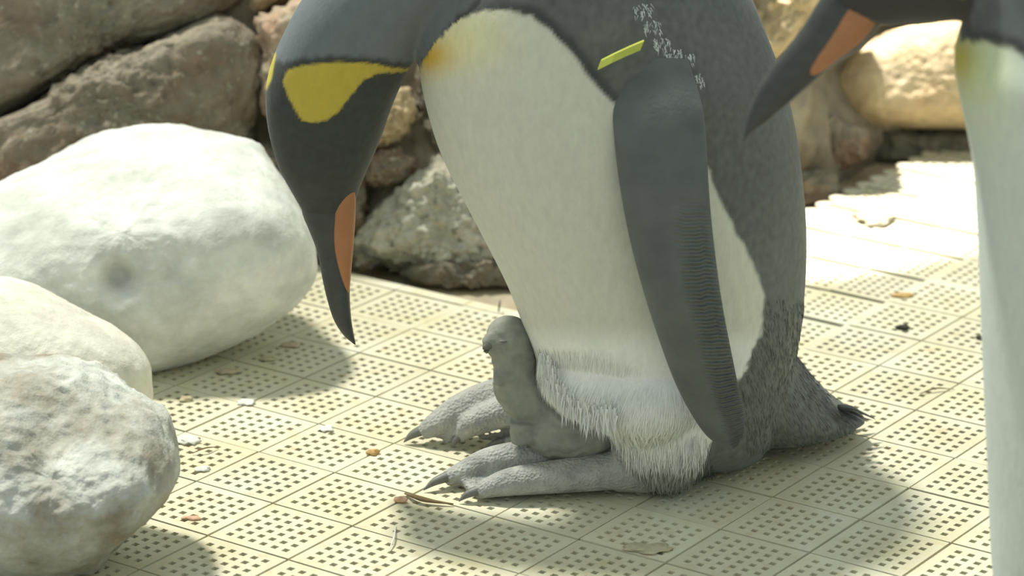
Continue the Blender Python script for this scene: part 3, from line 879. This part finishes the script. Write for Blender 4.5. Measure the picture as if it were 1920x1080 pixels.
# ------------------------------------------------------------------ second penguin, standing in front on the right
Y2 = -0.42
def sec2(p0, p1, b): return (P(p0[0], p0[1], Y2), P(p1[0], p1[1], Y2), Vector((0, b, 0)))
p2 = thing('penguin', 'king penguin standing upright with pale belly, pointing its bill at the bowing one', 'penguin', tuple(G(2080, 1282)))
g = Geo()
t2 = [(-300, 1960, 2080, .05), (-250, 1890, 2150, .075), (-180, 1845, 2210, .095), (-90, 1822, 2250, .11), (0, 1815, 2270, .12), (60, 1806, 2280, .125), (110, 1793, 2288, .13), (170, 1799, 2298, .133), (250, 1815, 2310, .135), (330, 1829, 2318, .137), (450, 1837, 2325, .138), (600, 1843, 2330, .138), (750, 1849, 2330, .138), (900, 1856, 2326, .138), (1080, 1864, 2318, .132), (1160, 1880, 2300, .118), (1220, 1930, 2260, .09), (1260, 2000, 2200, .055)]
g.loft([sec2((xl, y), (xr, y), b) for y, xl, xr, b in t2], 64, 5, 2.1)
h2 = [((1545, -12), (1652, 48), .017), ((1580, -90), (1690, 45), .032), ((1640, -160), (1745, 40), .043), ((1735, -210), (1800, 36), .049), ((1840, -240), (1850, 45), .056), ((1950, -260), (1900, 40), .07), ((2080, -250), (1980, 40), .085), ((2150, -220), (2060, 40), .08)]
g.loft([sec2(*s) for s in h2], 40, 6)
g.loft([sec2((2300, 1010), (2200, 1220), .07), sec2((2360, 1110), (2290, 1250), .06), sec2((2420, 1210), (2390, 1260), .035), sec2((2450, 1250), (2445, 1262), .012)], 28, 5)
me = remesh(g, 0.0035, 8)
A = mesh_co(me)
B = A.copy(); fm = B[:, 1] > Y2; B[fm, 1] = 2 * Y2 - B[fm, 1]
px, py = proj(B)
w = vnoise(A, 60, 3.0)
C = np.tile(np.array([0.12, 0.135, 0.14]), (len(A), 1)) * (1 + .2 * w[:, None])
W2 = [(1700, 82), (1800, 76), (1840, 76), (1900, 92), (1980, 150), (2060, 260), (2120, 400), (2150, 700), (2130, 1000), (2100, 1250), (1700, 1250)]
d = inpoly(px + w * 8, py + w * 6, W2)
C = mix(C, [0.05, 0.055, 0.055], sstep(d, -30, -12))
W = np.tile(np.array([0.64, 0.71, 0.67]), (len(A), 1))  # white lowered and greened, this belly's shade put into its colour
W = mix(W, [0.62, 0.70, 0.38], np.exp(-((px - 1830) ** 2 / 75 ** 2 + (py - 125) ** 2 / 110 ** 2)) * .85)
W = mix(W, [0.55, 0.48, 0.08], np.exp(-((px - 1800) ** 2 / 30 ** 2 + (py - 110) ** 2 / 50 ** 2)))
ww = sstep(d, -5, 6)
C = C * (1 - ww[:, None]) + W * ww[:, None]
hz = inpoly(px, py, [(1400, -400), (2000, -400), (1830, -60), (1818, 60), (1780, 70), (1400, 200)]) > 0
C[hz] = np.array([0.055, 0.052, 0.05])
pt = sstep(inpoly(px, py, [(1690, -120), (1740, -150), (1800, -140), (1830, -60), (1810, 0), (1770, -40), (1710, -60)]), -3, 3)
C = mix(C, [0.60, 0.50, 0.035], pt)
set_col(me, np.clip(C, .01, .95))
put_mesh('body', me, M['feather'], p2)
g = Geo()
b2 = [((1548, -20), (1656, 40), .016), ((1518, 30), (1614, 88), .0135), ((1492, 68), (1566, 120), .0115), ((1460, 110), (1520, 158), .0095), ((1425, 158), (1474, 198), .0075), ((1405, 205), (1436, 230), .005), ((1396, 240), (1408, 250), .0028), ((1394, 263), (1397, 265), .0008)]
g.loft([sec2(*s) for s in b2], 28, 6)
beak2 = obj_from('beak', g.v, g.f, M['beak'], p2)
for sgn in (-1, 1):
    g = Geo()
    pl = [((1616, -32), (1662, 8), .006), ((1584, 14), (1648, 36), .0075), ((1560, 50), (1618, 76), .0068), ((1532, 90), (1574, 110), .0056), ((1508, 124), (1532, 140), .0036), ((1494, 148), (1500, 152), .0012)]
    off = [.0125, .0112, .0095, .0078, .0065, .0055]
    g.loft([(P(a[0], a[1], Y2 + sgn * o), P(b[0], b[1], Y2 + sgn * o * .8), Vector((0, d, 0))) for (a, b, d), o in zip(pl, off)], 20, 5)
    obj_from('mandible_plate', g.v, g.f, M['plate'], beak2)['label'] = 'orange mandible plate'
for sgn in (-1, 1):
    g = Geo(); c = P(1640, -70, Y2); g.ball((c.x, c.y + sgn * .036, c.z), (.006, .003, .006), 16, 10)
    obj_from('eye', g.v, g.f, M['eye'], p2)
for sgn in (-1, 1):
    g = Geo()
    yy = Y2 + sgn * .137
    fl = [((2060, 60), (2170, 80)), ((2060, 200), (2190, 220)), ((2080, 400), (2210, 410)), ((2110, 600), (2230, 610)), ((2150, 780), (2250, 780)), ((2200, 880), (2255, 870)), ((2235, 905), (2245, 900))]
    g.loft([(P(a[0], a[1] , Y2) + Vector((0, sgn * .137, 0)), P(b[0], b[1], Y2) + Vector((0, sgn * .137, 0)), Vector((0, t, 0))) for (a, b), t in zip(fl, [.02, .014, .012, .010, .008, .005, .002])], 24, 6)
    fo = obj_from('flipper', g.v, g.f, M['flipper'], p2)
    uvl = fo.data.uv_layers.new(name='UVMap')
gb = G(2040, 1282)
for sgn in (-1, 1):
    c = gb + Vector((0, sgn * .065, 0))
    T = []
    for k, a in enumerate((-.25, 0, .25)):
        dv = Vector((-math.cos(a), math.sin(a), 0))
        pts = [c + dv * r + Vector((0, 0, z)) for r, z in ((0, .032), (.05, .024), (.09, .017), (.115, .009))]
        T.append((pts, [.022, .018, .014, .008], c + dv * .135 + Vector((0, 0, .002))))
    build_foot(p2, T, [(0, 1), (1, 2)], ([c + Vector((.0, 0, .03)), c + Vector((.03, 0, .04)), c + Vector((.05, 0, .08))], [.026, .028, .03]))

# ------------------------------------------------------------------ small litter on the mat
M['white_down'] = m_plain('white_down', (0.72, 0.73, 0.68), 0.9, 0.1, 200, 0.6, 0.08)
M['scrap'] = m_plain('orange_scrap', (0.55, 0.36, 0.14), 0.6, 0.3, 200, 0.6)
M['pinkscrap'] = m_plain('pink_scrap', (0.66, 0.42, 0.30), 0.6, 0.3, 200, 0.6)
M['brown'] = m_plain('brown_bit', (0.20, 0.15, 0.08), 0.8, 0.2, 200, 0.6)
M['darkbit'] = m_plain('dark_bit', (0.05, 0.05, 0.045), 0.8, 0.2, 200, 0.6)
M['leaf'] = m_plain('dry_leaf', (0.52, 0.47, 0.33), 0.8, 0.2, 200, 0.6)
def crumb(px, py, rx, ry, rz, mat, name, label, cat, seed, group=None):
    c = G(px, py); g = Geo(); g.ball((c.x, c.y, rz * .8), (rx, ry, rz), 18, 10)
    V = []
    for v in g.v:
        v = Vector(v); n = noise.noise(v * 260 + Vector((seed, 0, 0)))
        dv = (v - Vector((c.x, c.y, rz * .8))); v = Vector((c.x, c.y, rz * .8)) + dv * (1 + .6 * n)
        v.z = max(v.z, .0004); V.append(tuple(v))
    o = obj_from(name, V, g.f, mat, None, Vector((c.x, c.y, 0)))
    return tag(o, label, cat, group)
def wisp(pts, r, mat, name, label, cat, group=None):
    g = Geo(); W = [G(x, y, z) for x, y, z in pts]
    g.tube(W, [r * .5] + [r] * (len(W) - 2) + [r * .3], 8, 6, .6)
    o = obj_from(name, g.v, g.f, mat, None, Vector((W[0].x, W[0].y, 0)))
    return tag(o, label, cat, group)
crumb(612, 806, .008, .007, .0016, M['white_down'], 'down_feather', 'tuft of white down on the mat in front of the far foot', 'feather', 1)
crumb(352, 828, .012, .011, .0025, M['white_down'], 'down_feather', 'large tuft of white down beside the mottled boulder', 'feather', 2)
crumb(380, 882, .008, .006, .002, M['white_down'], 'down_feather', 'flat white down flake beside the mottled boulder', 'feather', 3)
crumb(462, 756, .009, .009, .0016, M['white_down'], 'down_feather', 'white down smear near the cream boulder', 'feather', 4)
crumb(698, 852, .006, .004, .003, M['scrap'], 'food_scrap', 'small orange food scrap on the tile seam near the feet', 'scrap', 5)
crumb(752, 941, .007, .004, .003, M['pinkscrap'], 'food_scrap', 'pinkish scrap just off the near foot claws', 'scrap', 6)
crumb(360, 974, .008, .004, .002, M['pinkscrap'], 'food_scrap', 'pale pink scrap in front of the mottled boulder', 'scrap', 7)
crumb(1214, 1030, .022, .012, .002, M['leaf'], 'leaf_scrap', 'flat grey-brown scrap lying on a tile corner in the shadow', 'scrap', 8)
crumb(1640, 412, .024, .03, .004, M['leaf'], 'dry_leaf', 'curled dry leaf in the bright pool of light', 'leaf', 9)
crumb(1692, 618, .008, .005, .003, M['darkbit'], 'dark_chip', 'small black chip on the sunlit mat behind the tail', 'chip', 10)
crumb(1690, 556, .012, .007, .002, M['scrap'], 'food_scrap', 'brownish scrap on the seam beside the bright pool of light', 'scrap', 11)
crumb(1840, 636, .005, .004, .002, M['darkbit'], 'dark_chip', 'tiny black chip beside the standing penguin', 'chip', 12)
wisp([(360, 850, .002), (385, 840, .006), (410, 838, .002)], .0012, M['brown'], 'twig', 'short bent brown twig by the tuft of down', 'twig')
wisp([(760, 925, .002), (780, 932, .005), (800, 938, .004), (850, 945, .002)], .003, M['brown'], 'straw', 'dirty straw tangled under the near claws', 'straw')
wisp([(742, 985, .001), (738, 1010, .004), (728, 1035, .001)], .001, M['white_down'], 'feather_shaft', 'thin curved white feather shaft on the mat', 'feather')
wisp([(1725, 738, .001), (1755, 728, .004), (1790, 730, .001)], .0012, M['brown'], 'twig', 'thin brown twig across a seam behind the tail', 'twig')
wisp([(935, 585, .001), (936, 575, .008), (938, 562, .012)], .0012, M['darkbit'], 'dark_quill', 'upright dark quill at the edge of the mat', 'feather')
for k, (x, y) in enumerate([(500, 676), (545, 650), (430, 700), (350, 752)]):
    crumb(x, y, .008 + .003 * (k % 3), .006, .0025, M['leaf'], 'debris_flake', 'grubby flake in the shade of the large white boulder', 'debris', 20 + k, 'flakes under the large boulder')
print('tiles', ntile)
